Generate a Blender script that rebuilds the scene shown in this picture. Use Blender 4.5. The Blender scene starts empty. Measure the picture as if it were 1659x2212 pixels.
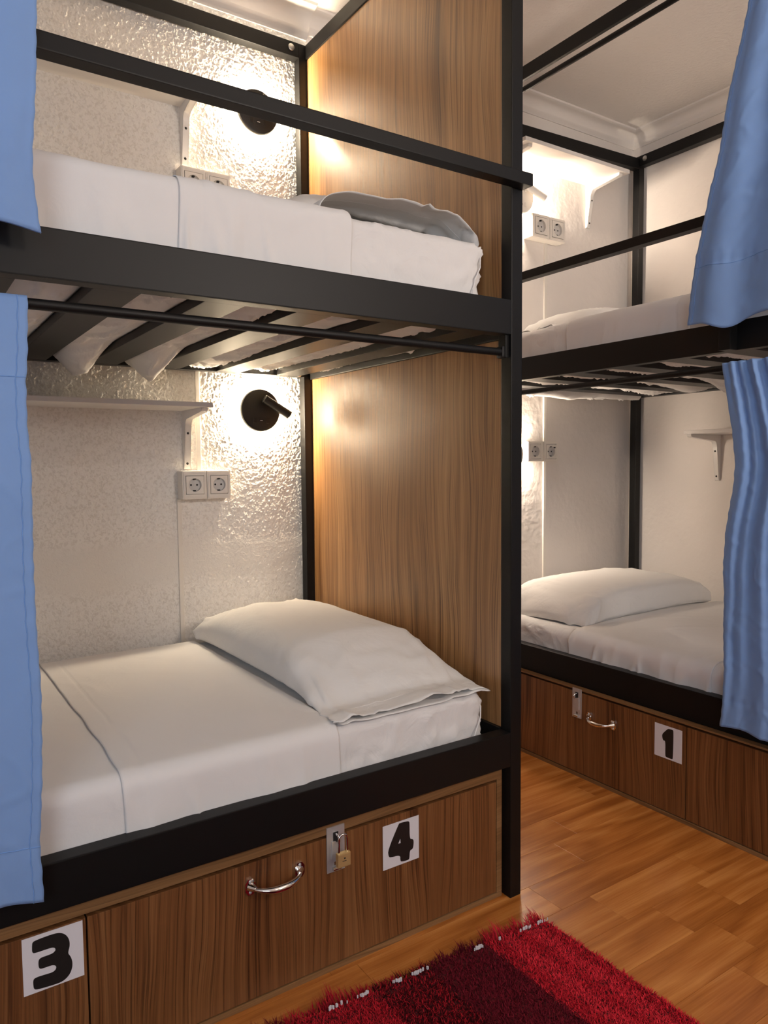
import bpy, bmesh, math, random
import numpy as np
from mathutils import Matrix, Vector
from mathutils.geometry import tessellate_polygon

random.seed(7)
scn = bpy.context.scene
COL = scn.collection
R = math.radians
PI = math.pi

# ------------------------------------------------------------------ camera
def camera_setup():
    yaw, pitch, roll = R(-33.7284), R(-3.7286), R(-0.5298)
    fw = np.array([-math.sin(yaw) * math.cos(pitch), math.cos(yaw) * math.cos(pitch), math.sin(pitch)])
    rt = np.array([math.cos(yaw), math.sin(yaw), 0.0])
    up = np.cross(rt, fw)
    r2 = rt * math.cos(roll) + up * math.sin(roll)
    u2 = -rt * math.sin(roll) + up * math.cos(roll)
    cam = bpy.data.cameras.new('camera')
    o = bpy.data.objects.new('camera', cam)
    COL.objects.link(o)
    m = Matrix(((r2[0], u2[0], -fw[0], -1.1758), (r2[1], u2[1], -fw[1], -1.2382),
                (r2[2], u2[2], -fw[2], 1.029), (0, 0, 0, 1)))
    o.matrix_world = m
    cam.sensor_fit = 'HORIZONTAL'
    cam.sensor_width = 36.0
    cam.lens = 1593.99 / 1659 * 36.0
    cam.clip_start = 0.02
    scn.camera = o
camera_setup()

# ------------------------------------------------------------------ world, window daylight, exposure
scn.view_settings.view_transform = 'Standard'
scn.view_settings.look = 'None'
scn.view_settings.gamma = 1.0
scn.view_settings.use_curve_mapping = False
scn.view_settings.exposure = 0.98
try:
    scn.cycles.use_light_tree = True
    scn.cycles.max_bounces = 8
    scn.cycles.diffuse_bounces = 5
    scn.cycles.sample_clamp_indirect = 6.0
except Exception:
    pass
world = bpy.data.worlds.new('World')
scn.world = world
world.use_nodes = True
world.node_tree.nodes['Background'].inputs[0].default_value = (0.60, 0.75, 1.0, 1)
world.node_tree.nodes['Background'].inputs[1].default_value = 1.0

LAMP_STRENGTH = 490.0
LAMP_COL_LEFT = (1.0, 0.83, 0.60)
LAMP_COL_RIGHT = (1.0, 0.84, 0.68)

def area(name, loc, target, sx, sy, energy, color):
    l = bpy.data.lights.new(name, 'AREA')
    l.shape = 'RECTANGLE'
    l.size, l.size_y, l.energy, l.color = sx, sy, energy, color
    o = bpy.data.objects.new(name, l)
    COL.objects.link(o)
    o.location = loc
    o.rotation_euler = (Vector(target) - Vector(loc)).to_track_quat('-Z', 'Y').to_euler()
    return o
# daylight entering by the window in the wall behind the photographer, then an unseen point light added as warm fill
area('window_daylight', (-2.35, -2.50, 1.45), (-1.0, 0.4, 0.9), 1.0, 1.2, 9.5, (0.72, 0.86, 1.0))
pl = bpy.data.lights.new('fill_point_light', 'POINT')
pl.energy, pl.color, pl.shadow_soft_size = 5.0, (1.0, 0.88, 0.79), 0.16
plo = bpy.data.objects.new('fill_point_light', pl); COL.objects.link(plo); plo.location = (-0.55, -2.15, 1.85)

# unseen area light added behind the camera to brighten the ceiling
area('ceiling_fill_light', (0.25, -2.20, 1.75), (0.9, -0.6, 2.49), 0.40, 0.20, 13.0, (1.0, 0.90, 0.82))

# ------------------------------------------------------------------ numpy noise
def vnoise(x, y, seed=0):
    x = np.asarray(x, float); y = np.asarray(y, float)
    rs = np.random.RandomState(seed)
    T = rs.rand(256, 256)
    xi = np.floor(x).astype(int); yi = np.floor(y).astype(int)
    fx = x - xi; fy = y - yi
    fx = fx * fx * fx * (fx * (fx * 6 - 15) + 10); fy = fy * fy * fy * (fy * (fy * 6 - 15) + 10)
    a = T[xi & 255, yi & 255]; b = T[(xi + 1) & 255, yi & 255]
    c = T[xi & 255, (yi + 1) & 255]; d = T[(xi + 1) & 255, (yi + 1) & 255]
    return (a * (1 - fx) + b * fx) * (1 - fy) + (c * (1 - fx) + d * fx) * fy * 1.0 - 0.5

def fbm(x, y, seed=0, octv=3):
    s = 0; a = 1.0
    for i in range(octv):
        s = s + a * vnoise(np.asarray(x) * 2 ** i + 17.3 * i, np.asarray(y) * 2 ** i + 5.1 * i, seed + i)
        a *= 0.5
    return s

def ridge(x, y, seed=0):
    return 1.0 - np.minimum(1.0, np.abs(fbm(x, y, seed, 2)) * 5.0)

# ------------------------------------------------------------------ materials
def newmat(name):
    m = bpy.data.materials.new(name)
    m.use_nodes = True
    nt = m.node_tree
    return m, nt, nt.nodes['Principled BSDF']

def N(nt, t, **kw):
    n = nt.nodes.new(t)
    for k, v in kw.items():
        if hasattr(n, k):
            setattr(n, k, v)
        else:
            n.inputs[k].default_value = v
    return n

def link(nt, a, b):
    nt.links.new(a, b)

def plain(name, col, rough=0.5, metal=0.0, spec=0.5):
    m, nt, b = newmat(name)
    b.inputs['Base Color'].default_value = (*col, 1)
    b.inputs['Roughness'].default_value = rough
    b.inputs['Metallic'].default_value = metal
    b.inputs['Specular IOR Level'].default_value = spec
    return m

def bumped(name, col, rough, scale, strength, dist=0.002, spec=0.5, detail=3, colvar=0.0, metal=0.0):
    m, nt, b = newmat(name)
    tc = N(nt, 'ShaderNodeTexCoord')
    n = N(nt, 'ShaderNodeTexNoise'); n.inputs['Scale'].default_value = scale; n.inputs['Detail'].default_value = detail
    link(nt, tc.outputs['Object'], n.inputs['Vector'])
    bp = N(nt, 'ShaderNodeBump'); bp.inputs['Strength'].default_value = strength; bp.inputs['Distance'].default_value = dist
    link(nt, n.outputs['Fac'], bp.inputs['Height'])
    link(nt, bp.outputs['Normal'], b.inputs['Normal'])
    if colvar:
        n2 = N(nt, 'ShaderNodeTexNoise'); n2.inputs['Scale'].default_value = 3.0; n2.inputs['Detail'].default_value = 4
        link(nt, tc.outputs['Object'], n2.inputs['Vector'])
        r = N(nt, 'ShaderNodeValToRGB')
        r.color_ramp.elements[0].position = 0.35; r.color_ramp.elements[1].position = 0.65
        r.color_ramp.elements[0].color = (*[c * (1 - colvar) for c in col], 1)
        r.color_ramp.elements[1].color = (*col, 1)
        link(nt, n2.outputs['Fac'], r.inputs['Fac']); link(nt, r.outputs['Color'], b.inputs['Base Color'])
    else:
        b.inputs['Base Color'].default_value = (*col, 1)
    b.inputs['Roughness'].default_value = rough
    b.inputs['Metallic'].default_value = metal
    b.inputs['Specular IOR Level'].default_value = spec
    return m

def math_node(nt, op, a, b=None):
    n = N(nt, 'ShaderNodeMath', operation=op)
    for i, v in enumerate((a, b)):
        if v is None: continue
        if isinstance(v, (int, float)): n.inputs[i].default_value = v
        else: link(nt, v, n.inputs[i])
    return n.outputs[0]

def wood(name, cols, along='z', rough=0.38, seed=0.0, streak=1.0, coat=0.0):
    """laminate with long straight grain; grain runs along z (or along x / y)"""
    m, nt, b = newmat(name)
    tc = N(nt, 'ShaderNodeTexCoord')
    sp = N(nt, 'ShaderNodeSeparateXYZ'); link(nt, tc.outputs['Object'], sp.inputs[0])
    X, Y, Z = sp.outputs
    if along == 'z': c = math_node(nt, 'ADD', X, Y); g = Z
    elif along == 'x': c = math_node(nt, 'ADD', Y, Z); g = X
    else: c = math_node(nt, 'ADD', X, Z); g = Y
    def nz(cs, gs, detail, off):
        cb = N(nt, 'ShaderNodeCombineXYZ')
        link(nt, math_node(nt, 'MULTIPLY', c2, cs), cb.inputs[0])
        link(nt, math_node(nt, 'MULTIPLY', g, gs), cb.inputs[2])
        cb.inputs[1].default_value = off + seed
        n = N(nt, 'ShaderNodeTexNoise'); n.inputs['Scale'].default_value = 1.0; n.inputs['Detail'].default_value = detail
        link(nt, cb.outputs[0], n.inputs['Vector'])
        return n.outputs['Fac']
    c2 = c
    w = nz(4.0, 1.3, 2, 3.1)
    c2 = math_node(nt, 'ADD', c, math_node(nt, 'MULTIPLY', math_node(nt, 'SUBTRACT', w, 0.5), 0.10))
    broad = nz(9.0, 0.55, 3, 9.0)
    med = nz(80.0, 1.0, 4, 1.0)
    fine = nz(420.0, 4.0, 3, 5.0)
    pores = nz(250.0, 2.2, 3, 7.0)
    knots = nz(16.0, 1.3, 2, 12.0)
    mix = math_node(nt, 'ADD', math_node(nt, 'MULTIPLY', broad, 0.50), math_node(nt, 'MULTIPLY', med, 0.50))
    r = N(nt, 'ShaderNodeValToRGB')
    el = r.color_ramp.elements
    el[0].position = 0.33; el[0].color = (*cols[0], 1)
    el[1].position = 0.66; el[1].color = (*cols[2], 1)
    e = el.new(0.50); e.color = (*cols[1], 1)
    link(nt, mix, r.inputs['Fac'])
    def darken(prev, fac, p0, p1, col):
        rr = N(nt, 'ShaderNodeValToRGB')
        rr.color_ramp.elements[0].position = p0; rr.color_ramp.elements[1].position = p1
        rr.color_ramp.elements[0].color = (*col, 1); rr.color_ramp.elements[1].color = (1, 1, 1, 1)
        link(nt, fac, rr.inputs['Fac'])
        mx = N(nt, 'ShaderNodeMix', data_type='RGBA', blend_type='MULTIPLY')
        mx.inputs[0].default_value = 1.0
        link(nt, prev, mx.inputs[6]); link(nt, rr.outputs['Color'], mx.inputs[7])
        return mx.outputs[2]
    s = streak
    o = darken(r.outputs['Color'], fine, 0.30, 0.60, (1 - .32 * s,) * 3)
    o = darken(o, pores, 0.36, 0.47, (1 - .50 * s, 1 - .55 * s, 1 - .58 * s))
    o = darken(o, knots, 0.27, 0.36, (1 - .50 * s, 1 - .55 * s, 1 - .6 * s))
    link(nt, o, b.inputs['Base Color'])
    b.inputs['Roughness'].default_value = rough
    b.inputs['Coat Weight'].default_value = coat; b.inputs['Coat Roughness'].default_value = 0.28
    bp = N(nt, 'ShaderNodeBump'); bp.inputs['Strength'].default_value = 0.10; bp.inputs['Distance'].default_value = 0.0008
    link(nt, pores, bp.inputs['Height']); link(nt, bp.outputs['Normal'], b.inputs['Normal'])
    return m

def floor_mat():
    m, nt, b = newmat('laminate_floor')
    tc = N(nt, 'ShaderNodeTexCoord'); oi = N(nt, 'ShaderNodeObjectInfo')
    sp = N(nt, 'ShaderNodeSeparateXYZ'); link(nt, tc.outputs['Object'], sp.inputs[0])
    X, Y, Z = sp.outputs
    off = math_node(nt, 'MULTIPLY', oi.outputs['Random'], 37.0)
    def nz(xs, ys, detail, o2, y=None, dist=0.0):
        cb = N(nt, 'ShaderNodeCombineXYZ')
        link(nt, math_node(nt, 'MULTIPLY', X, xs), cb.inputs[0])
        link(nt, math_node(nt, 'MULTIPLY', Y if y is None else y, ys), cb.inputs[1])
        link(nt, math_node(nt, 'ADD', off, o2), cb.inputs[2])
        n = N(nt, 'ShaderNodeTexNoise'); n.inputs['Scale'].default_value = 1.0; n.inputs['Detail'].default_value = detail
        n.inputs['Distortion'].default_value = dist
        link(nt, cb.outputs[0], n.inputs['Vector'])
        return n.outputs['Fac']
    w = nz(1.1, 6.0, 2, 1.0)
    # growth rings cut lengthwise: contours of a slow noise
    rings = math_node(nt, 'FRACT', math_node(nt, 'MULTIPLY', w, 6.5))
    rings = math_node(nt, 'ABSOLUTE', math_node(nt, 'SUBTRACT', rings, 0.5))
    str1 = nz(1.3, 34.0, 4, 3.0, dist=0.5)
    fine = nz(12.0, 320.0, 2, 5.0)
    t = math_node(nt, 'ADD', math_node(nt, 'MULTIPLY', rings, 0.42), math_node(nt, 'MULTIPLY', str1, 0.7))
    t = math_node(nt, 'ADD', t, math_node(nt, 'MULTIPLY', math_node(nt, 'SUBTRACT', fine, 0.5), 0.25))
    t = math_node(nt, 'ADD', t, math_node(nt, 'MULTIPLY', math_node(nt, 'SUBTRACT', oi.outputs['Random'], 0.5), 0.06))
    r = N(nt, 'ShaderNodeValToRGB'); el = r.color_ramp.elements
    el[0].position = 0.25; el[0].color = (0.34, 0.105, 0.018, 1)
    el[1].position = 0.68; el[1].color = (0.66, 0.275, 0.070, 1)
    e = el.new(0.46); e.color = (0.50, 0.175, 0.034, 1)
    link(nt, t, r.inputs['Fac']); link(nt, r.outputs['Color'], b.inputs['Base Color'])
    b.inputs['Roughness'].default_value = 0.27
    b.inputs['Specular IOR Level'].default_value = 0.5
    bp = N(nt, 'ShaderNodeBump'); bp.inputs['Strength'].default_value = 0.08; bp.inputs['Distance'].default_value = 0.0006
    link(nt, fine, bp.inputs['Height']); link(nt, bp.outputs['Normal'], b.inputs['Normal'])
    return m

def fabric(name, col, transl=0.0, weave=900.0, rough=0.9, wr=0.25, wscale=14.0):
    m, nt, b = newmat(name)
    tc = N(nt, 'ShaderNodeTexCoord')
    n = N(nt, 'ShaderNodeTexNoise'); n.inputs['Scale'].default_value = weave; n.inputs['Detail'].default_value = 2
    n2 = N(nt, 'ShaderNodeTexNoise'); n2.inputs['Scale'].default_value = wscale; n2.inputs['Detail'].default_value = 4
    n2.inputs['Distortion'].default_value = 1.2
    for q in (n, n2): link(nt, tc.outputs['Object'], q.inputs['Vector'])
    bp = N(nt, 'ShaderNodeBump'); bp.inputs['Strength'].default_value = 0.15; bp.inputs['Distance'].default_value = 0.0006
    link(nt, n.outputs['Fac'], bp.inputs['Height'])
    bp2 = N(nt, 'ShaderNodeBump'); bp2.inputs['Strength'].default_value = wr; bp2.inputs['Distance'].default_value = 0.012
    link(nt, n2.outputs['Fac'], bp2.inputs['Height']); link(nt, bp.outputs['Normal'], bp2.inputs['Normal'])
    link(nt, bp2.outputs['Normal'], b.inputs['Normal'])
    b.inputs['Base Color'].default_value = (*col, 1)
    b.inputs['Roughness'].default_value = rough
    b.inputs['Specular IOR Level'].default_value = 0.2
    b.inputs['Sheen Weight'].default_value = 0.12
    if transl:
        tr = N(nt, 'ShaderNodeBsdfTranslucent'); tr.inputs['Color'].default_value = (*col, 1)
        mx = N(nt, 'ShaderNodeMixShader'); mx.inputs[0].default_value = transl
        link(nt, b.outputs[0], mx.inputs[1]); link(nt, tr.outputs[0], mx.inputs[2])
        link(nt, mx.outputs[0], nt.nodes['Material Output'].inputs['Surface'])
    return m

def plaster_mat():
    """gotele plaster: fine lumps as bump, shade of the pits painted into the colour"""
    m, nt, b = newmat('rough_white_plaster')
    tc = N(nt, 'ShaderNodeTexCoord')
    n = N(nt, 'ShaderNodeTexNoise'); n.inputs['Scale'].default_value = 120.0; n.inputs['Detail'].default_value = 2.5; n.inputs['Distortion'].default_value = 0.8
    n2 = N(nt, 'ShaderNodeTexNoise'); n2.inputs['Scale'].default_value = 4.0; n2.inputs['Detail'].default_value = 3
    for q in (n, n2): link(nt, tc.outputs['Object'], q.inputs['Vector'])
    bp = N(nt, 'ShaderNodeBump'); bp.inputs['Strength'].default_value = 0.55; bp.inputs['Distance'].default_value = 0.004
    link(nt, n.outputs['Fac'], bp.inputs['Height']); link(nt, bp.outputs['Normal'], b.inputs['Normal'])
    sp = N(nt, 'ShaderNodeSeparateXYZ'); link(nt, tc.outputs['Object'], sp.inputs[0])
    # the trowelled repair band skips the pit shade painted into the colour
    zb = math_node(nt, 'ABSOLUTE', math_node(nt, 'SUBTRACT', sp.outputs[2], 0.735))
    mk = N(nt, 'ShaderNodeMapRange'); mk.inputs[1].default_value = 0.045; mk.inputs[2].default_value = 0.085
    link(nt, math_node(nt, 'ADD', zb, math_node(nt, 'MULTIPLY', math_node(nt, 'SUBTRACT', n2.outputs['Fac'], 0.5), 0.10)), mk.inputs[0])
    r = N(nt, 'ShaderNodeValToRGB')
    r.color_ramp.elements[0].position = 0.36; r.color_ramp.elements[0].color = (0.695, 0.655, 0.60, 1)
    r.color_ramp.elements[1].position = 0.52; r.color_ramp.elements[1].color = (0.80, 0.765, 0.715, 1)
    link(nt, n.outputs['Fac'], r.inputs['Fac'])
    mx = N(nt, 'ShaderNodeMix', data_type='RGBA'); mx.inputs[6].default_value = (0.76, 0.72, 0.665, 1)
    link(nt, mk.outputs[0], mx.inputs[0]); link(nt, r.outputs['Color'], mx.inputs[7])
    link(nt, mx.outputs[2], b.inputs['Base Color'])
    b.inputs['Roughness'].default_value = 0.9; b.inputs['Specular IOR Level'].default_value = 0.2
    return m

def emit(name, col, strength):
    m, nt, b = newmat(name)
    b.inputs['Base Color'].default_value = (*col, 1)
    b.inputs['Emission Color'].default_value = (*col, 1)
    b.inputs['Emission Strength'].default_value = strength
    return m

def attr_mat(name, rough=0.95):
    m, nt, b = newmat(name)
    a = N(nt, 'ShaderNodeAttribute'); a.attribute_name = 'Col'
    link(nt, a.outputs['Color'], b.inputs['Base Color'])
    b.inputs['Roughness'].default_value = rough
    b.inputs['Specular IOR Level'].default_value = 0.15
    return m

WOODC = ((0.235, 0.100, 0.030), (0.405, 0.203, 0.074), (0.530, 0.295, 0.120))
WOOD_SHADED = ((0.125, 0.043, 0.012), (0.215, 0.085, 0.027), (0.300, 0.135, 0.049))  # same laminate as the head panel, low light painted in as darker colour
M = dict(
    panel=wood('oak_laminate_panel', WOODC, 'z', 0.36, coat=0.45),
    front=wood('shaded_laminate_front', WOOD_SHADED, 'z', 0.42, 21.0),
    strip=wood('laminate_strip', ((0.16, 0.075, 0.026), (0.24, 0.12, 0.045), (0.31, 0.165, 0.068)), 'x', 0.45, 4.0, 0.6),
    strip_y=wood('laminate_strip_across', ((0.16, 0.075, 0.026), (0.24, 0.12, 0.045), (0.31, 0.165, 0.068)), 'y', 0.45, 4.0, 0.6),
    floor=floor_mat(),
    black=bumped('black_powder_coat', (0.0050, 0.0048, 0.0047), 0.45, 700.0, 0.06, 0.0004, 0.28),
    gap=plain('dark_gap', (0.01, 0.006, 0.004), 0.9),
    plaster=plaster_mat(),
    smooth=bumped('smooth_white_plaster', (0.77, 0.715, 0.665), 0.85, 38.0, 0.30, 0.006, 0.25, 5, 0.05),
    ceil=bumped('white_ceiling_plaster', (0.83, 0.785, 0.735), 0.9, 75.0, 0.45, 0.006, 0.2, 4),
    cornice=bumped('white_painted_cornice', (0.77, 0.72, 0.67), 0.6, 30.0, 0.05, 0.004),
    white=plain('white_melamine', (0.76, 0.72, 0.68), 0.35),
    metalwhite=plain('white_enamel', (0.76, 0.73, 0.69), 0.3),
    plastic=plain('ivory_white_plastic', (0.74, 0.69, 0.62), 0.32),
    plastic2=plain('grey_white_plastic', (0.62, 0.59, 0.55), 0.35),
    hole=plain('dark_hole', (0.012, 0.010, 0.009), 0.7),
    zinc=plain('zinc_plated_steel', (0.62, 0.61, 0.60), 0.36, 0.55),
    chrome=plain('polished_chrome', (0.80, 0.78, 0.76), 0.10, 1.0),
    brass=bumped('worn_brass', (0.78, 0.55, 0.24), 0.36, 120.0, 0.1, 0.0005, 0.5, 3, 0.0, 0.6),
    bolt=plain('galvanised_bolt', (0.55, 0.55, 0.53), 0.3, 1.0),
    sheet=fabric('white_cotton_sheet', (0.76, 0.735, 0.71), 0.0, 900, 0.92, 0.16, 9.0),
    fitted=fabric('crumpled_white_cotton', (0.75, 0.725, 0.70), 0.0, 900, 0.92, 0.45, 13.0),
    pillow=fabric('white_pillowcase_cotton', (0.77, 0.745, 0.71), 0.0, 900, 0.92, 0.28, 11.0),
    curtain=fabric('sky_blue_polyester', (0.300, 0.485, 0.820), 0.34, 1500, 0.62, 0.10, 10.0),
    seam=fabric('blue_seam_thread', (0.165, 0.315, 0.65), 0.0, 1500, 0.8),
    paper=plain('white_paper', (0.74, 0.71, 0.73), 0.55),
    ink=plain('black_ink', (0.011, 0.009, 0.008), 0.5),
    lampblack=plain('satin_black_lamp', (0.014, 0.012, 0.009), 0.38),
    lampwhite=plain('satin_white_lamp', (0.74, 0.71, 0.66), 0.35),
    glowL=emit('warm_led_ring', LAMP_COL_LEFT, LAMP_STRENGTH),
    glowR=emit('soft_white_led_ring', LAMP_COL_RIGHT, LAMP_STRENGTH),
    rugbase=plain('dark_red_rug_backing', (0.10, 0.008, 0.010), 1.0),
    rug=attr_mat('rug_yarn'),
    outside=plain('pale_window_frame', (0.7, 0.7, 0.7), 0.5),
)

# ------------------------------------------------------------------ mesh helpers
class MB:
    """collects simple shapes, then links them as one mesh object"""
    def __init__(self):
        self.v = []; self.f = []
    def add(self, vs, fs):
        k = len(self.v)
        self.v.extend([tuple(map(float, p)) for p in vs])
        self.f.extend([tuple(i + k for i in f) for f in fs])
        return self
    def box(self, x0, x1, y0, y1, z0, z1, b=0.0):
        x0, x1 = sorted((x0, x1)); y0, y1 = sorted((y0, y1)); z0, z1 = sorted((z0, z1))
        if b <= 0:
            vs = [(x, y, z) for x in (x0, x1) for y in (y0, y1) for z in (z0, z1)]
            return self.add(vs, [(0, 1, 3, 2), (4, 6, 7, 5), (0, 4, 5, 1), (2, 3, 7, 6), (0, 2, 6, 4), (1, 5, 7, 3)])
        bm = bmesh.new()
        bmesh.ops.create_cube(bm, size=1.0)
        for v in bm.verts:
            v.co = Vector((x0 + (v.co.x + .5) * (x1 - x0), y0 + (v.co.y + .5) * (y1 - y0), z0 + (v.co.z + .5) * (z1 - z0)))
        b = min(b, 0.45 * min(x1 - x0, y1 - y0, z1 - z0))
        bmesh.ops.bevel(bm, geom=bm.edges[:], offset=b, segments=2, profile=0.7, affect='EDGES')
        bm.verts.index_update()
        self.add([v.co[:] for v in bm.verts], [[v.index for v in f.verts] for f in bm.faces])
        bm.free()
        return self
    def tube(self, pts, r, n=10, cap=True):
        pts = [Vector(p) for p in pts]
        rs = r if isinstance(r, (list, tuple)) else [r] * len(pts)
        prev = None; rings = []
        for i, p in enumerate(pts):
            d = (pts[min(i + 1, len(pts) - 1)] - pts[max(i - 1, 0)]).normalized()
            if prev is None:
                a = d.orthogonal().normalized()
            else:
                a = (prev - d * prev.dot(d)).normalized()
            prev = a; c = d.cross(a)
            rings.append([p + (a * math.cos(t) + c * math.sin(t)) * rs[i] for t in [2 * PI * k / n for k in range(n)]])
        vs = [q for rg in rings for q in rg]
        fs = [(i * n + k, i * n + (k + 1) % n, (i + 1) * n + (k + 1) % n, (i + 1) * n + k) for i in range(len(pts) - 1) for k in range(n)]
        if cap:
            fs.append(tuple(range(n))[::-1]); fs.append(tuple((len(pts) - 1) * n + k for k in range(n)))
        return self.add(vs, fs)
    def lathe(self, prof, o, axis, n=32):
        """prof: (radius, height along axis) pairs"""
        o = Vector(o); d = Vector(axis).normalized(); a = d.orthogonal().normalized(); c = d.cross(a)
        vs = [o + d * h + (a * math.cos(2 * PI * k / n) + c * math.sin(2 * PI * k / n)) * max(r, 1e-5) for r, h in prof for k in range(n)]
        m = len(prof)
        fs = [(i * n + k, i * n + (k + 1) % n, (i + 1) * n + (k + 1) % n, (i + 1) * n + k) for i in range(m - 1) for k in range(n)]
        return self.add(vs, fs)
    def prism(self, loops, fn, h0, h1):
        """loops of 2d points (outer first, then holes); fn(u, v, h) -> 3d point"""
        tris = tessellate_polygon([[Vector((p[0], p[1], 0)) for p in lp] for lp in loops])
        flat = [p for lp in loops for p in lp]
        k = len(flat)
        vs = [fn(p[0], p[1], h0) for p in flat] + [fn(p[0], p[1], h1) for p in flat]
        fs = [tuple(t) for t in tris] + [tuple(i + k for i in t)[::-1] for t in tris]
        s = 0
        for lp in loops:
            n = len(lp)
            fs += [(s + i, s + (i + 1) % n, k + s + (i + 1) % n, k + s + i) for i in range(n)]
            s += n
        return self.add(vs, fs)
    def grid(self, P):
        """P: array (n, m, 3)"""
        n, m = P.shape[:2]
        return self.add(P.reshape(-1, 3), [(i * m + j, i * m + j + 1, (i + 1) * m + j + 1, (i + 1) * m + j) for i in range(n - 1) for j in range(m - 1)])
    def build(self, name, mat, parent=None, smooth=False, solid=0.0, weld=False, sub=0):
        org = Vector(parent['_o']) if parent is not None and '_o' in parent else Vector((0, 0, 0))
        me = bpy.data.meshes.new(name)
        me.from_pydata([(p[0] - org.x, p[1] - org.y, p[2] - org.z) for p in self.v], [], self.f)
        bm = bmesh.new(); bm.from_mesh(me)
        if weld: bmesh.ops.remove_doubles(bm, verts=bm.verts[:], dist=1e-5)
        bmesh.ops.recalc_face_normals(bm, faces=bm.faces[:])
        bm.to_mesh(me); bm.free()
        if smooth:
            me.shade_smooth() if smooth is True else me.shade_smooth()
        o = bpy.data.objects.new(name, me)
        me.materials.append(mat)
        COL.objects.link(o)
        if smooth == 'auto':
            try:
                me.set_sharp_from_angle(angle=R(40))
            except Exception:
                pass
        if solid:
            md = o.modifiers.new('thickness', 'SOLIDIFY'); md.thickness = solid; md.offset = -1
        if sub:
            md = o.modifiers.new('smooth', 'SUBSURF'); md.levels = sub; md.render_levels = sub
        if parent is not None:
            o.parent = parent
            o['_o'] = list(org)
        return o

def tag(o, label=None, cat=None, group=None, kind=None):
    if label: o['label'] = label
    if cat: o['category'] = cat
    if group: o['group'] = group
    if kind: o['kind'] = kind
    return o

def thing(name, label, cat, loc, group=None):
    o = bpy.data.objects.new(name, None)
    o.empty_display_size = 0.05
    COL.objects.link(o)
    o.location = loc
    o['_o'] = list(loc)
    return tag(o, label, cat, group)

def children(o):
    return [c for c in bpy.data.objects if c.parent == o]

def dup(root, loc, label, group=None):
    def cp(o, parent):
        c = o.copy(); COL.objects.link(c)
        if parent is not None: c.parent = parent
        for ch in children(o): cp(ch, c)
        return c
    r = cp(root, None)
    r.location = loc; r['label'] = label
    if group: r['group'] = group
    return r

def rounded_box(x0, x1, y0, y1, z0, z1, r, step, disp=None):
    """welded box with rounded edges, cut into a fine grid; disp(p, n) -> offset along n (arrays)"""
    c = np.array([(x0 + x1) / 2, (y0 + y1) / 2, (z0 + z1) / 2]); h = np.array([(x1 - x0) / 2, (y1 - y0) / 2, (z1 - z0) / 2])
    out = MB()
    def axis(hh):
        # more cuts close to the edge
        core = np.linspace(-(hh - r), hh - r, max(2, int(2 * (hh - r) / step) + 1))
        e = np.linspace(hh - r, hh, 5)[1:]
        return np.concatenate([-e[::-1], core, e])
    ax = [axis(hh) for hh in h]
    for d in range(3):
        a, b = [(1, 2), (2, 0), (0, 1)][d]
        for s in (-1, 1):
            A, B = np.meshgrid(ax[a], ax[b], indexing='ij')
            P = np.zeros(A.shape + (3,)); P[..., a] = A; P[..., b] = B; P[..., d] = s * h[d]
            I = np.clip(P, -(h - r), h - r)
            n = P - I; L = np.linalg.norm(n, axis=-1, keepdims=True); n = n / np.maximum(L, 1e-9)
            Q = I + n * r
            if disp is not None:
                Q = Q + n * disp(Q + c, n)[..., None]
            out.grid(Q + c)
    return out

def smooth_loop(lp, it=2):
    for _ in range(it):
        q = []
        for i in range(len(lp)):
            a = lp[i]; b = lp[(i + 1) % len(lp)]
            q += [(a[0] * .75 + b[0] * .25, a[1] * .75 + b[1] * .25), (a[0] * .25 + b[0] * .75, a[1] * .25 + b[1] * .75)]
        lp = q
    return lp

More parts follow.
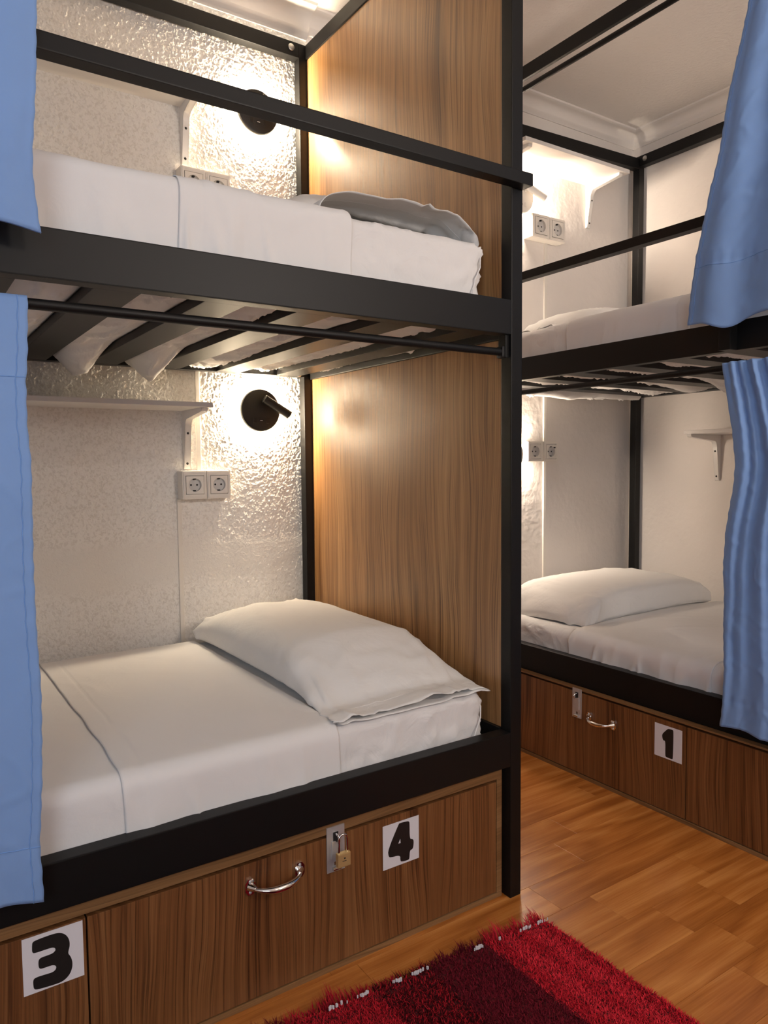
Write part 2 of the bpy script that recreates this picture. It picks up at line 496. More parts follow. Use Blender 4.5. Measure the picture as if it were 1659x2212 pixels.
# ------------------------------------------------------------------ the room
YW, XR, ZC = 0.990, 1.688, 2.495       # back wall, right wall, ceiling
XL, YF = -3.0, -2.7
def build_room():
    MB().box(XL, XR + .1, YF, YW + .1, -0.12, -0.004).build('floor', M['gap'])
    fl = bpy.data.objects['floor']; tag(fl, kind='structure')
    # plank strips; the ones in view are real boards with recessed joints
    rows = np.arange(-1.42, 0.995, 0.11)
    k = 0
    y_off = 0.01 - 0.11 * 13
    for i in range(22):
        ya = y_off + 0.11 * i; yb = ya + 0.11
        if ya > 0.9: break
        rs = random.Random(100 + i)
        starts = {-0.10: 0.068, -0.21: 0.30, 0.01: 0.42}
        x = -1.5 - rs.random() * 0.6
        xs = [x]
        while x < 1.0:
            x += rs.choice((0.42, 0.55, 0.62, 0.75)); xs.append(x)
        key = round(ya, 2)
        if key == -0.10: xs = [-1.6, -0.95, -0.42, 0.068, 0.72, 1.2]
        if key == -0.21: xs = [-1.7, -1.1, -0.5, 0.16, 0.484, 1.1]
        if key == -0.32: xs = [-1.6, -1.0, -0.3, 0.245, 0.42, 1.1]
        if key == -0.43: xs = [-1.5, -0.8, -0.2, 0.306, 0.85, 1.3]
        for a, b in zip(xs[:-1], xs[1:]):
            mb = MB().box(a + .0003, b - .0003, ya + .0003, yb - .0003, -0.004, 0.0, 0.0005)
            mb.build('plank', M['floor'], fl)
    # plain boards beyond the view
    rest = MB()
    for a in np.arange(XL, XR, 1.3):
        for y in np.arange(YF, y_off - .05, 0.11):
            rest.box(a, min(a + 1.299, XR + .1), y, min(y + .1094, y_off - .0006), -0.004, 0.0)
        for i in range(22):
            ya = y_off + 0.11 * i
            if ya > 0.9: continue
    o = rest.build('plank_field', M['floor'], fl); tag(o, kind='stuff')
    edge = MB().box(XL, -2.15, y_off, YW, -0.004, -0.0002).box(1.32, XR, y_off, YW, -0.004, -0.0002)
    edge.build('plank_edge', M['floor'], fl)

    # textured back wall behind the left bunk (real relief) ------------------
    x0, x1, z0, z1 = -1.12, 0.0, 0.46, 2.46
    xs = np.linspace(x0, x1, 530); zs = np.linspace(z0, z1, 946)
    X, Z = np.meshgrid(xs, zs, indexing='ij')
    s = 1 / 0.0052
    wx = fbm(X * 90, Z * 90, 3, 2) * 0.006; wz = fbm(X * 90, Z * 90, 33, 2) * 0.006
    U, V = (X + wx) * s, (Z + wz) * s * 0.80
    a = fbm(U + 0.35 * V, V, 11, 2)
    worm = np.clip(1.0 - np.abs(a) * 4.2, 0, 1) ** 1.3
    blob = np.clip(fbm(U * 0.8, V * 0.8, 41, 2) * 1.6 + 0.35, 0, 1)
    relief = 0.55 * worm * blob + 0.45 * np.clip(fbm(U * 1.3, V * 1.1, 51, 2) + .3, 0, 1)
    # trowelled-smooth band left by a repair
    lo = 0.665 + 0.03 * fbm(X * 5, Z * 0 + 2, 61, 3) + np.where(X < -0.45, -0.02, 0.05) + 0.012 * fbm(X * 40, Z * 40, 63, 2)
    hi = 0.800 + 0.035 * fbm(X * 4, Z * 0 + 7, 62, 3) + np.where(X < -0.45, 0.03, -0.005) + 0.012 * fbm(X * 40, Z * 40, 64, 2)
    band = 1 / (1 + np.exp(-(Z - lo) / 0.006)) * 1 / (1 + np.exp((Z - hi) / 0.006))
    lowflat = 1 - 0.35 / (1 + np.exp((Z - 0.62) / 0.03))
    amp = 0.0034 * (1 - band) * lowflat + 0.0005 * band
    Hh = relief * amp + band * 0.0016 + 0.0006 * fbm(X * 12, Z * 5, 71, 3)
    edge = np.minimum(np.minimum(X - x0, x1 - X), np.minimum(Z - z0, z1 - Z))
    Hh = Hh * np.clip(edge / 0.01, 0, 1)
    P = np.stack([X, YW - Hh, Z], -1)
    mb = MB(); mb.grid(P)
    mb.box(XL, x0, YW, YW + .1, 0, ZC).box(x0, x1, YW, YW + .1, 0, z0).box(x0, x1, YW, YW + .1, z1, ZC).box(x0, x1, YW + .01, YW + .1, z0, z1)
    mb.box(x1, 0.02, YW, YW + .1, 0, ZC)
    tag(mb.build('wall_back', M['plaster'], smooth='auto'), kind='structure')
    # smooth wall behind the right bunk
    tag(MB().box(0.02, XR + .1, YW, YW + .1, 0, ZC).build('wall_back_right', M['smooth']), kind='structure')
    tag(MB().box(XR, XR + .1, YF, YW, 0, ZC).build('wall_right', M['smooth']), kind='structure')
    tag(MB().box(XL - .1, XL, YF - .1, YW + .1, 0, ZC).build('wall_left', M['smooth']), kind='structure')
    # front wall with the window opening
    wx0, wx1, wz0, wz1 = -2.9, -1.8, 0.85, 2.1
    f = MB().box(XL - .1, wx0, YF - .1, YF, 0, ZC).box(wx1, XR + .1, YF - .1, YF, 0, ZC)
    f.box(wx0, wx1, YF - .1, YF, 0, wz0).box(wx0, wx1, YF - .1, YF, wz1, ZC)
    tag(f.build('wall_front', M['smooth']), kind='structure')
    w = MB()
    for a in (wx0, (wx0 + wx1) / 2 - .02, wx1 - .04):
        w.box(a, a + .04, YF - .07, YF - .02, wz0, wz1, .004)
    w.box(wx0, wx1, YF - .07, YF - .02, wz0, wz0 + .04, .004).box(wx0, wx1, YF - .07, YF - .02, wz1 - .04, wz1, .004)
    tag(w.build('window_1', M['outside']), kind='structure')
    tag(MB().box(XL - .1, XR + .1, YF - .1, YW + .1, ZC, ZC + .1).build('ceiling', M['ceil']), kind='structure')
    # cornices
    prof = [(0.0, 0.0), (0.006, 0.0), (0.010, 0.008), (0.020, 0.014), (0.024, 0.024)]
    for k in range(7):
        t = k / 6 * PI / 2
        prof.append((0.024 + 0.042 * (1 - math.cos(t)), 0.024 + 0.042 * math.sin(t)))
    prof += [(0.072, 0.068), (0.080, 0.072), (0.082, 0.080), (0.0, 0.080)]
    zb = ZC - 0.080
    def cor(fn, name, a, b, s):
        mb = MB()
        n = len(prof)
        vs = [fn(d * s, zb + (h - 0.08) * s + 0.08, t) for t in (a, b) for d, h in prof]
        fs = [(i, (i + 1) % n, n + (i + 1) % n, n + i) for i in range(n)] + [tuple(range(n)), tuple(range(n, 2 * n))]
        mb.add(vs, fs)
        tag(mb.build(name, M['cornice'], smooth='auto'), kind='structure')
    cor(lambda d, z, t: (t, YW - d, z), 'trim_1', XL, 0.02, 1.0)
    cor(lambda d, z, t: (t, YW - d, z), 'trim_2', 0.02, XR, 0.75)
    cor(lambda d, z, t: (XR - d, t, z), 'trim_3', YF, YW, 0.75)
build_room()

# ------------------------------------------------------------------ bunk bed frames
S = 0.0335
ZLB, ZLT = 0.3198, 0.4011       # lower side rail
ZUB, ZUT = 1.3171, 1.3939       # upper side rail
ZGB, ZGT = 1.6391, 1.6661       # guard rail
ZTB, ZTT = 2.3312, 2.3763       # top rail
DX = 0.6762                     # front plane of the right bunk
BB = 0.0022
def bolt(root, c, n):
    c = Vector(c); n = Vector(n)
    mb = MB().lathe([(0.0, 0.004), (0.0075, 0.004), (0.0105, 0.0025), (0.011, 0.0)], c, n, 20)
    o = mb.build('bolt', M['bolt'], root, smooth='auto')
    return o

def left_bunk():
    t = thing('bunk_bed', 'black steel bunk bed with a tall wooden head panel, nearest to the red rug', 'bunk bed', (0.016, 0.016, 0.0))
    k = M['black']; L = -2.02; W = 0.950
    MB().box(0, S, 0, S, 0, 2.47, BB).build('post', k, t)
    MB().box(-.027, .007, W, W + S, 0, ZTT, BB).build('post', k, t)
    MB().box(L, L + S, 0, S, 0, 2.47, BB).build('post', k, t)
    MB().box(L, L + S, W, W + S, 0, ZTT, BB).build('post', k, t)
    for z0, z1 in ((ZLB, ZLT), (ZUB, ZUT)):
        MB().box(L + S, 0.0, 0, S, z0, z1, BB).build('side_rail', k, t)
        MB().box(L + S, -.027, W - .004, W + S - .004, z0, z1, BB).build('side_rail', k, t)
    MB().box(L, S + .001, -0.032, 0.0, ZGB, ZGT, BB).build('guard_rail', k, t)
    MB().box(L + S, -.027, W, W + S, ZTB, ZTT, BB).build('top_rail', k, t)
    MB().box(-.004, .022, S, W, ZTB, ZTT, BB).build('top_rail', k, t)
    MB().box(L + S, 0.0, 0, .014, ZTB + .09, ZTT + .09, BB).build('top_rail', k, t)
    MB().box(-.006, .020, S, W, 1.3095, 1.385, BB).build('end_rail', k, t)
    MB().box(-.006, .020, S, W, ZLB, ZLT + .004, BB).build('end_rail', k, t)
    MB().box(L, L + .03, S, W, 1.3095, 1.385, BB).build('end_rail', k, t)
    MB().box(L, L + .03, S, W, ZLB, ZLT, BB).build('end_rail', k, t)
    # wooden head panels
    MB().box(.001, .017, S, W + .004, 1.385, ZTB, .001).build('head_panel', M['panel'], t)['label'] = 'upper oak laminate head panel'
    MB().box(.001, .017, S, W + .004, ZLT + .004, 1.3095, .001).build('head_panel', M['panel'], t)['label'] = 'lower oak laminate head panel'
    # slats of the upper bunk
    for x in (-1.845, -1.65, -1.46, -1.27, -1.08, -.889, -.702, -.522, -.330, -.128):
        MB().box(x, x + .077, S, W - .004, 1.3175, 1.3375, .0015).build('slat', k, t)
    for x in (-1.8, -1.4, -1.0, -.6, -.2):
        MB().box(x, x + .077, S, W - .004, .322, .342, .0015).build('slat', k, t)
    # curtain rod under the upper side rail, with its bracket
    rod = MB().tube([(L + S, .020, 1.2795), (-.006, .020, 1.2795)], .0088, 16)
    rod.build('curtain_rod', k, t, smooth='auto')
    b = MB().box(-.010, 0.0, .008, .032, 1.266, 1.318, .002).box(-.018, -.006, .010, .030, 1.266, 1.292, .004)
    b.build('rod_bracket', k, t)
    rod = MB().tube([(L + S, .010, 2.395), (0, .010, 2.395)], .0088, 16)
    rod.build('curtain_rod', k, t, smooth='auto')
    bolt(t, (-.054, W, 2.357), (0, -1, 0))
    bolt(t, (-.048, W - .004, 1.327), (0, -1, 0))
left_bunk()

def right_bunk():
    t = thing('bunk_bed', 'black steel bunk bed in the far right corner, its long side facing the aisle', 'bunk bed', (DX + .016, 0.93, 0.0))
    k = M['black']; Y0 = -1.12; Y1 = 0.918; X1 = 1.640
    zlb, zlt = .294, .383
    for y in (Y0, Y1):
        MB().box(DX, DX + S, y, y + S, 0, ZTT, BB).build('post', k, t)
        MB().box(X1, X1 + S, y, y + S, 0, ZTT, BB).build('post', k, t)
    for z0, z1 in ((zlb, zlt), (ZUB, ZUT)):
        MB().box(DX, DX + S, Y0 + S, Y1, z0, z1, BB).build('side_rail', k, t)
        MB().box(X1, X1 + S, Y0 + S, Y1, z0, z1, BB).build('side_rail', k, t)
        for y in (Y0, Y1):
            MB().box(DX + S, X1, y, y + S, z0, z1, BB).build('end_rail', k, t)
    MB().box(DX, DX + .013, Y0 + S, Y1, ZTB, ZTT, BB).build('top_rail', k, t)
    MB().box(X1, X1 + S, Y0 + S, Y1, ZTB, ZTT, BB).build('top_rail', k, t)
    for y in (Y0, Y1):
        mb = MB().box(DX + S, X1, y, y + S, ZTB - .010, ZTT - .010, BB)
        mb.v = [(p[0], p[1], p[2] - .032 * (X1 - p[0])) for p in mb.v]      # this rail is mounted slightly out of level
        mb.build('top_rail', k, t)
    MB().box(.611, .643, -.140, Y1 + S, ZGB, ZGT, BB).build('guard_rail', k, t)
    MB().box(.643, DX, -.131, -.0985, 1.3165, 1.672, BB).build('guard_post', k, t)
    MB().box(.643, DX, Y1, Y1 + S, 1.3165, 1.672, BB).build('guard_post', k, t)
    for y in (.79, .60, .41, .22, .03, -.16, -.35, -.54, -.73, -.92):
        MB().box(DX + S, X1, y, y + .077, 1.3175, 1.3375, .0015).build('slat', k, t)
    for y in (.75, .35, -.05, -.45, -.85):
        MB().box(DX + S, X1, y, y + .077, .322, .342, .0015).build('slat', k, t)
    MB().tube([(.660, Y0 + S, 1.271), (.660, Y1, 1.271)], .0088, 16).build('curtain_rod', k, t, smooth='auto')
    MB().tube([(.668, Y0 + S, 2.292), (.668, Y1, 2.292)], .0088, 16).build('curtain_rod', k, t, smooth='auto')
    bolt(t, (X1, .890, 2.358), (-1, 0, 0))
    bolt(t, (X1, .890, 1.345), (-1, 0, 0))
right_bunk()

# ------------------------------------------------------------------ under-bed cabinets
NUM = {
'3': [[(0.162, 0.854), (0.168, 0.896), (0.198, 0.918), (0.366, 0.929), (0.548, 0.929), (0.639, 0.903), (0.718, 0.839), (0.767, 0.738), (0.775, 0.621), (0.732, 0.499), (0.779, 0.43), (0.808, 0.317), (0.799, 0.205), (0.747, 0.098), (0.638, 0.027), (0.486, 0.026), (0.201, 0.05), (0.163, 0.086), (0.156, 0.139), (0.156, 0.239), (0.189, 0.27), (0.336, 0.265), (0.473, 0.255), (0.525, 0.284), (0.539, 0.33), (0.513, 0.37), (0.456, 0.388), (0.296, 0.386), (0.263, 0.407), (0.25, 0.45), (0.252, 0.548), (0.283, 0.586), (0.396, 0.586), (0.483, 0.59), (0.53, 0.619), (0.536, 0.654), (0.51, 0.689), (0.447, 0.701), (0.199, 0.7), (0.166, 0.72), (0.157, 0.758)]],
'4': [[(0.429, 0.942), (0.459, 0.962), (0.678, 0.944), (0.72, 0.926), (0.738, 0.887), (0.736, 0.512), (0.819, 0.492), (0.854, 0.446), (0.838, 0.291), (0.806, 0.257), (0.737, 0.247), (0.727, 0.064), (0.691, 0.04), (0.508, 0.055), (0.47, 0.09), (0.473, 0.225), (0.191, 0.246), (0.147, 0.29), (0.132, 0.434)], [(0.416, 0.5), (0.474, 0.599), (0.484, 0.496)]],
'1': [[(0.275, 0.702), (0.384, 0.823), (0.484, 0.922), (0.527, 0.935), (0.655, 0.942), (0.698, 0.913), (0.686, 0.082), (0.658, 0.043), (0.44, 0.048), (0.403, 0.08), (0.409, 0.532), (0.328, 0.528), (0.299, 0.568)]],
}
def sign(root, T, s0, z0, w, h, digit, shear=0.0):
    """T(s, z, out) maps along-the-front, height, and distance proud of the front"""
    mb = MB()
    q = [(s0, z0), (s0 + w, z0 + shear), (s0 + w, z0 + h + shear), (s0, z0 + h)]
    mb.prism([q], lambda u, v, o: T(u, v, o), 0.0, 0.0006)
    sg = mb.build('number_sign', M['paper'], root); sg['label'] = 'white paper square with a black ' + digit
    mb = MB()
    loops = [smooth_loop(lp, 2 if i == 0 else 0) for i, lp in enumerate(NUM[digit])]
    mb.prism(loops, lambda u, v, o: T(s0 + u * w, z0 + v * h + shear * u, o), 0.0006, 0.0009)
    mb.build('numeral', M['ink'], sg)
    return sg

def pull(root, T, s0, s1, z):
    """bow pull handle with a screwed plate at each end"""
    mb = MB()
    def P(s, zz, o): return T(s, zz, o)
    n = 22; pts = []; rs = []
    L = s1 - s0
    for i in range(n + 1):
        t = i / n
        o = 0.004 + 0.030 * min(1.0, math.sin(PI * t) ** 0.55 * 1.02)
        pts.append(P(s0 + .010 + (L - .020) * (t * 0.9 + 0.1 * (0.5 - 0.5 * math.cos(PI * t))), z - 0.004 * math.sin(PI * t), o))
        rs.append(0.0034 + 0.0036 * math.sin(PI * t) ** 1.5)
    mb.tube(pts, rs, 12)
    for a, b in ((s0, s0 + .020), (s1 - .020, s1)):
        c = (a + b) / 2
        lp = smooth_loop([(a, z + .015), (b, z + .015), (b, z - .015), (a, z - .015)], 1)
        mb.prism([lp], lambda u, v, o: T(u, v, o), 0.0, 0.0035)
        mb.tube([P(c, z, .002), P(c + (s0 + s1 - 2 * c) * .06, z, .016)], [0.0085, .0048], 12)
    h = mb.build('handle', M['chrome'], root, smooth='auto')
    h['label'] = 'chrome bow handle'
    for c in (s0 + .010, s1 - .010):
        for dz in (.0105, -.0105):
            p0 = Vector(T(c, z + dz, .0035)); p1 = Vector(T(c, z + dz, .005))
            MB().lathe([(0, .0014), (.002, .0012), (.0032, 0)], p0, p1 - p0, 10).build('screw', M['zinc'], h, smooth='auto')
    return h

def hasp(root, T, s0, s1, z0, z1):
    w = s1 - s0
    mb = MB()
    lp = smooth_loop([(s0, z0), (s0, z1), (s1, z1), (s1, z0)], 0)
    c = (s0 + s1) / 2
    slot = [(c - .004, z0 + .012), (c + .004, z0 + .012), (c + .004, z0 + .020), (c - .004, z0 + .020)]
    mb.prism([lp, slot[::-1]], lambda u, v, o: T(u, v, o), 0.0, 0.0022)
    mb.prism([[(c - .010, z0 + .028), (c + .010, z0 + .028), (c + .010, z1 - .030), (c - .010, z1 - .030)]], lambda u, v, o: T(u, v, o), 0.0022, 0.0042)
    h = mb.build('hasp', M['zinc'], root); h['label'] = 'zinc hasp plate'
    # staple loop at the top, knuckle at the foot
    pts = [T(c, z1 - .030, .002), T(c, z1 - .030, .012), T(c, z1 - .026, .016), T(c, z1 - .020, .016), T(c, z1 - .016, .012), T(c, z1 - .016, .002)]
    MB().tube(pts, .0024, 10).build('staple', M['chrome'], h, smooth='auto')
    MB().tube([T(c - .009, z0 + .007, .005), T(c + .009, z0 + .007, .005)], .0040, 12).build('knuckle', M['chrome'], h, smooth='auto')
    MB().prism([[(c - .006, z1 - .034), (c + .006, z1 - .034), (c + .006, z1 - .012), (c - .006, z1 - .012)]], lambda u, v, o: T(u, v, o), 0.0022, 0.0026).build('slot', M['hole'], h)
    return h

def cabinet(name, label, T, base, a, b, splits, zt, mats):
    """under-bed cabinet; front runs from a to b in s; T(s, z, out)"""
    t = thing(name, label, 'cabinet', base)
    front, strip = mats
    depth = 0.86
    def bx(s0, s1, z0, z1, o0, o1, nm, mt, bev=.0008):
        p, q = T(s0, z0, o0), T(s1, z1, o1)
        return MB().box(p[0], q[0], p[1], q[1], p[2], q[2], bev).build(nm, mt, t)
    bx(a, b, 0.288, zt, -depth, 0.0, 'top_board', strip)
    bx(a, b, 0.0, 0.0118, -depth, 0.0, 'plinth', strip)
    bx(b - .016, b, 0.0118, 0.288, -depth, 0.0, 'side_board', strip)
    bx(a, a + .016, 0.0118, 0.288, -depth, 0.0, 'side_board', strip)
    bx(a + .016, b - .016, 0.0118, 0.288, -depth, -.022, 'carcass', M['gap'])
    doors = []
    for s0, s1 in splits:
        doors.append(bx(s0, s1, 0.0145, 0.2815, -.019, -.0005, 'door', front))
    return t, doors

TL = lambda s, z, o: (s, 0.0210 - o, z)
t4, d4 = cabinet('storage_cabinet', 'wood laminate cabinet under the near bunk, with signs 3 and 4', TL, (-.5, .4, 0), -1.98, -0.008, [(-.9355, -.0255), (-1.962, -.9385)], .3195, (M['front'], M['strip']))
sign(t4, TL, -.3460, .1700, .0940, .0960, '4')
sign(t4, TL, -1.0350, .1850, .0915, .0945, '3')
pull(d4[0], TL, -.6570, -.5330, .2375)
hasp(d4[0], TL, -.4815, -.4405, .2085, .3020)

TR = lambda s, z, o: (0.6555 - o, s, z)
t1, d1 = cabinet('storage_cabinet', 'wood laminate cabinet under the far bunk, with sign 1', TR, (1.1, .3, 0), -1.082, 0.914, [(-.0165, .896), (-1.064, -.0200)], .2935, (M['front'], M['strip_y']))
def mirror_sign(root):
    # the front faces -x, so the reading direction runs towards -y
    T2 = lambda s, z, o: (0.6555 - o, -s, z)
    sign(root, T2, -.0850, .1705, .0900, .0965, '1')
mirror_sign(t1)
T2 = lambda s, z, o: (0.6555 - o, -s, z)
pull(d1[0], T2, -.3390, -.2230, .2140)
hasp(d1[0], T2, -.3980, -.3610, .1965, .2930)

def padlock():
    t = thing('padlock', 'small brass padlock hanging from the hasp beside sign 4', 'padlock', (-.461, .0, .230))
    c = -.4585
    MB().box(c - .0145, c + .0145, -.0115, -.0005, .2300, .2580, .0022).build('body', M['brass'], t)
    pts = [(c - .0095, -.006, .257), (c - .0095, -.006, .285)]
    for i in range(1, 8):
        a = PI - PI * i / 8
        pts.append((c + .0095 * math.cos(a), -.006, .285 + .0095 * math.sin(a)))
    pts += [(c + .0095, -.006, .285), (c + .0095, -.006, .257)]
    MB().tube(pts, .0022, 10).build('shackle', M['chrome'], t, smooth='auto')
    MB().box(c - .005, c + .004, -.0119, -.0112, .242, .2432).box(c - .001, c + .002, -.0119, -.0112, .2465, .2495).build('stamp', M['hole'], t)
padlock()

# ------------------------------------------------------------------ bedding
idT = lambda P: P
def rightT(P):
    Q = np.empty_like(P); Q[..., 0] = DX + P[..., 1]; Q[..., 1] = .945 + P[..., 0]; Q[..., 2] = P[..., 2]
    return Q
def upT(MBo, fn):
    MBo.v = [tuple(p) for p in fn(np.array(MBo.v))]
    return MBo

def mattress(label, fn, zb, zt, seed, r=.035, crown=0.0, sag=False):
    c = fn(np.array([[-1.0, .47, zb]]))[0]
    t = thing('mattress', label, 'mattress', tuple(c))
    def disp(p, n):
        u, v, z = p[..., 0], p[..., 1], p[..., 2]
        head = np.clip((u + .46) / .12, 0, 1)
        side = np.abs(n[..., 1]) + np.abs(n[..., 0])
        d = 0.0022 * fbm(u * 6, z * 9 + v * 4, seed, 3)
        wr = ridge(u * 11 + z * 10 + v * 2, z * 16 - u * 4 + v * 5, seed + 5) ** 3
        wr2 = ridge(u * 24 - z * 18, z * 15 + v * 12 + u * 7, seed + 9) ** 4
        d = d + (0.0065 * wr + 0.0050 * wr2 - .003) * (0.25 + 0.75 * side) * (0.25 + 0.75 * head)
        # gathered corner at the head
        cr = np.exp(-(((u + .06) / .05) ** 2 + ((v - .05) / .05) ** 2)) * side
        d = d - 0.010 * cr * np.clip((zt - z) / (zt - zb), 0, 1) + .0015 * cr * np.sin(z * 120 + u * 60)
        d = d + crown * np.clip(n[..., 2], 0, 1) * (1 - ((v - .47) / .47) ** 2)
        return d
    mb = rounded_box(-1.96, -.040, .037, .915, zb, zt, r, .011, disp)
    upT(mb, fn).build('cover', M['fitted'], t, smooth=True, weld=True)
    # seam of the fitted sheet at the head corner
    pts = np.array([(-.062, .054, zt - .010), (-.052, .046, zt - .035), (-.058, .040, zt - .060), (-.076, .036, zt - .090), (-.096, .0355, zb + .01)])
    MB().tube([tuple(p) for p in fn(pts)], .0016, 8).build('corner_seam', M['sheet'], t, smooth=True)
    return t

def profile(zt, zlow_f, zlow_b, off, r=.035, y0=.037, y1=.915):
    y0 -= off; y1 += off; zt += off; r += off
    pts = []
    for k in range(9): pts.append((y0, zlow_f + (zt - r - zlow_f) * k / 8))
    for k in range(1, 8):
        a = PI - PI / 2 * k / 7
        pts.append((y0 + r + r * math.cos(a), zt - r + r * math.sin(a)))
    for k in range(1, 50): pts.append((y0 + r + (y1 - y0 - 2 * r) * k / 49, zt))
    for k in range(1, 8):
        a = PI / 2 - PI / 2 * k / 7
        pts.append((y1 - r + r * math.cos(a), zt - r + r * math.sin(a)))
    pts.append((y1, zlow_b))
    return np.array(pts)

def flat_sheet(label, fn, zb, zt, xe, xh, seed, r=.035, crown=0.0, wr=1.0):
    t = thing('top_sheet', label, 'sheet', tuple(fn(np.array([[-1.2, .47, zt]]))[0]))
    def layer(xa, xb, off, nu, hem=None):
        pr = profile(zt, zb + .012, zt - .07, off, r)
        us = np.linspace(xa, xb, nu)
        s = np.concatenate([[0], np.cumsum(np.linalg.norm(np.diff(pr, axis=0), axis=1))])
        U, I = np.meshgrid(us, np.arange(len(pr)), indexing='ij')
        Sx = s[I]
        y = pr[I, 0]; z = pr[I, 1]
        tn = np.gradient(pr, axis=0); tn /= np.linalg.norm(tn, axis=1, keepdims=True)
        ny = -tn[:, 1][I]; nz = tn[:, 0][I]
        front = np.clip(1 - (Sx / .15), 0, 1)
        d = .0016 * fbm(U * 7, Sx * 5, seed, 3) * wr
        d += front * .0055 * (ridge(U * 13 + Sx * 2, Sx * 3, seed + 3) ** 2 - .4) * wr
        d += .0012 * ridge(U * 5 + Sx * 3, Sx * 4 - U * 2, seed + 7) ** 3 * wr
        d += np.clip(nz, 0, 1) * crown * (1 - ((y - .47) / .47) ** 2)
        if hem is not None:
            d += -.0012 * np.exp(-((U - hem) / .0022) ** 2)
        uu = U + .006 * fbm(Sx * 6, U * 0 + 3, seed + 11, 2)
        return np.stack([uu, y + ny * (d), z + nz * d], -1)
    # vectors point outward when ny is negative on the front side
    mb = MB().grid(fn(layer(-1.955, xe - .004, .0045, 190)))
    mb.build('sheet', M['sheet'], t, smooth=True, solid=.0012)
    mb = MB().grid(fn(layer(xh, xe, .0075, 110, hem=xh + .042)))
    mb.build('turned_down_hem', M['sheet'], t, smooth=True, solid=.0016)
    return t

def pillow(label, fn, Lh, Wd, T, sleeve, slz, seed, droop=0.0, gape=.03, box=1.0, rag=1.0, fall=0.0):
    """fn maps (u across the pillow, v along it, z above the mattress) to the room; v=0 closed end, v=Lh open end"""
    t = thing('pillow', label, 'pillow', tuple(fn(np.array([[0, Lh / 2, 0.0]]))[0]))
    nv, nt = 92, 96
    total = Lh + sleeve
    vs = np.concatenate([np.linspace(0, .08, 16)[:-1], np.linspace(.08, total, nv - 15)])
    rows = []
    th = np.linspace(0, 2 * PI, nt, endpoint=False)
    for v in vs:
        s = min(v / Lh, 1.0)
        e = abs(2 * s - 1)
        prof = max(0.0, 1 - e ** 5) ** 0.62
        h = T * prof
        if fall and s > fall: h = T * max(0.0, 1 - ((s - fall) / (1 - fall)) ** 1.25)
        a = Wd / 2 * (0.955 + 0.045 * e ** 4 - .03 * (1 - e ** 2))
        a *= 1 - 0.10 * max(0, (0.05 - v) / 0.05) ** 2
        hmin = 0.006
        k = 0.0
        if v > Lh * .90:
            k = min(1.0, (v - Lh * .90) / (Lh * .10 + sleeve))
        h = max(h, hmin + (gape - hmin) * min(1.0, max(0, (v - Lh * .88)) / (Lh * .12))) if sleeve > 0 else max(h, hmin)
        sm = .34 * h * (1 - .6 * k)
        c, sn = np.cos(th), np.sin(th)
        u = a * np.sign(c) * np.abs(c) ** (.62 * box)
        z = np.where(sn >= 0, sm + (h - sm) * np.abs(sn) ** (.86 * box), sm - sm * np.abs(sn) ** .42)
        z = z + slz(v / total) if slz else z
        rows.append(np.stack([u, np.full_like(u, v), z], -1))
    P = np.array(rows)
    TH = np.broadcast_to(th, P.shape[:2]); VV = P[..., 1]; UU = P[..., 0]
    end = np.clip(1 - VV / .22, 0, 1) + np.clip((VV - Lh * .72) / (Lh * .28), 0, 1)
    w = ridge(UU * 17 + TH, VV * 6, seed) ** 2 * .6 + ridge(UU * 8 - VV * 5, VV * 7 + UU * 6, seed + 3) ** 2 * .5
    fold = np.clip((VV - Lh * .84) / (Lh * .12), 0, 1) * ridge(UU * 15 + 3, VV * 1.5, seed + 21) ** 2
    d = (w - .35) * .0125 * (0.22 + end) + (fold * .010 if fall else 0) + .0035 * fbm(UU * 8, VV * 6 + TH * .5, seed + 5, 3)
    up = np.clip(np.sin(TH) + .25, 0, 1)
    P[..., 2] += d * up * np.clip(P[..., 2] / .02, 0, 1)
    P[..., 0] *= 1 + (d * 1.2) * np.abs(np.cos(TH)) / (Wd / 2)
    # ragged hem
    P[-4:, :, 1] += rag * (.016 * fbm(UU[-4:] * 14, TH[-4:] * 1.2, seed + 8, 2)); P[-5:, :, 2] += rag * np.clip(.012 * fbm(UU[-5:] * 22, TH[-5:] * .6, seed + 12, 2), -.003, .012)
    if droop:
        P[..., 2] -= 0
    P = np.concatenate([P, P[:, :1]], axis=1)
    body = MB().grid(fn(P))
    # closed end
    n0 = len(body.v)
    o = body.build('pillowcase', M['pillow'], t, smooth=True, solid=.0012, weld=True)
    # stitched hem line around the open end
    vi = int(np.argmin(np.abs(vs - (total - .055))))
    line = P[vi].copy(); line[:, 2] += .0006
    ringpts = [tuple(q) for q in fn(line[:nt // 2 + 1])]
    if sleeve > 0: MB().tube(ringpts, .0011, 6).build('hem_stitch', M['sheet'], t, smooth=True)
    return t

ZM_LL, ZM_LU, ZM_RL, ZM_RU = .497, 1.525, .455, 1.500
mattress('white covered mattress on the lower near bunk, above cabinet doors 3 and 4', idT, .345, ZM_LL, 1, r=.025)
mattress('white covered mattress on the upper near bunk, behind the black guard rail', idT, 1.340, ZM_LU, 2, r=.028)
mattress('white covered mattress on the lower far bunk, above cabinet door 1', rightT, .345, ZM_RL, 3, r=.03, crown=.012)
mattress('white covered mattress on the upper far bunk, under the right upper curtain', rightT, 1.340, ZM_RU, 4, r=.045)
flat_sheet('white top sheet with turned-down hem on the lower near bunk', idT, .345, ZM_LL, -.440, -.868, 21, r=.025, wr=1.25)
flat_sheet('white top sheet on the upper near bunk, stretched smooth behind the guard rail', idT, 1.340, ZM_LU, -.400, -.745, 22, r=.028, wr=2.2)
flat_sheet('white top sheet on the lower far bunk, creased beside the pillow', rightT, .345, ZM_RL, -.480, -1.005, 23, r=.03, crown=.012, wr=1.8)
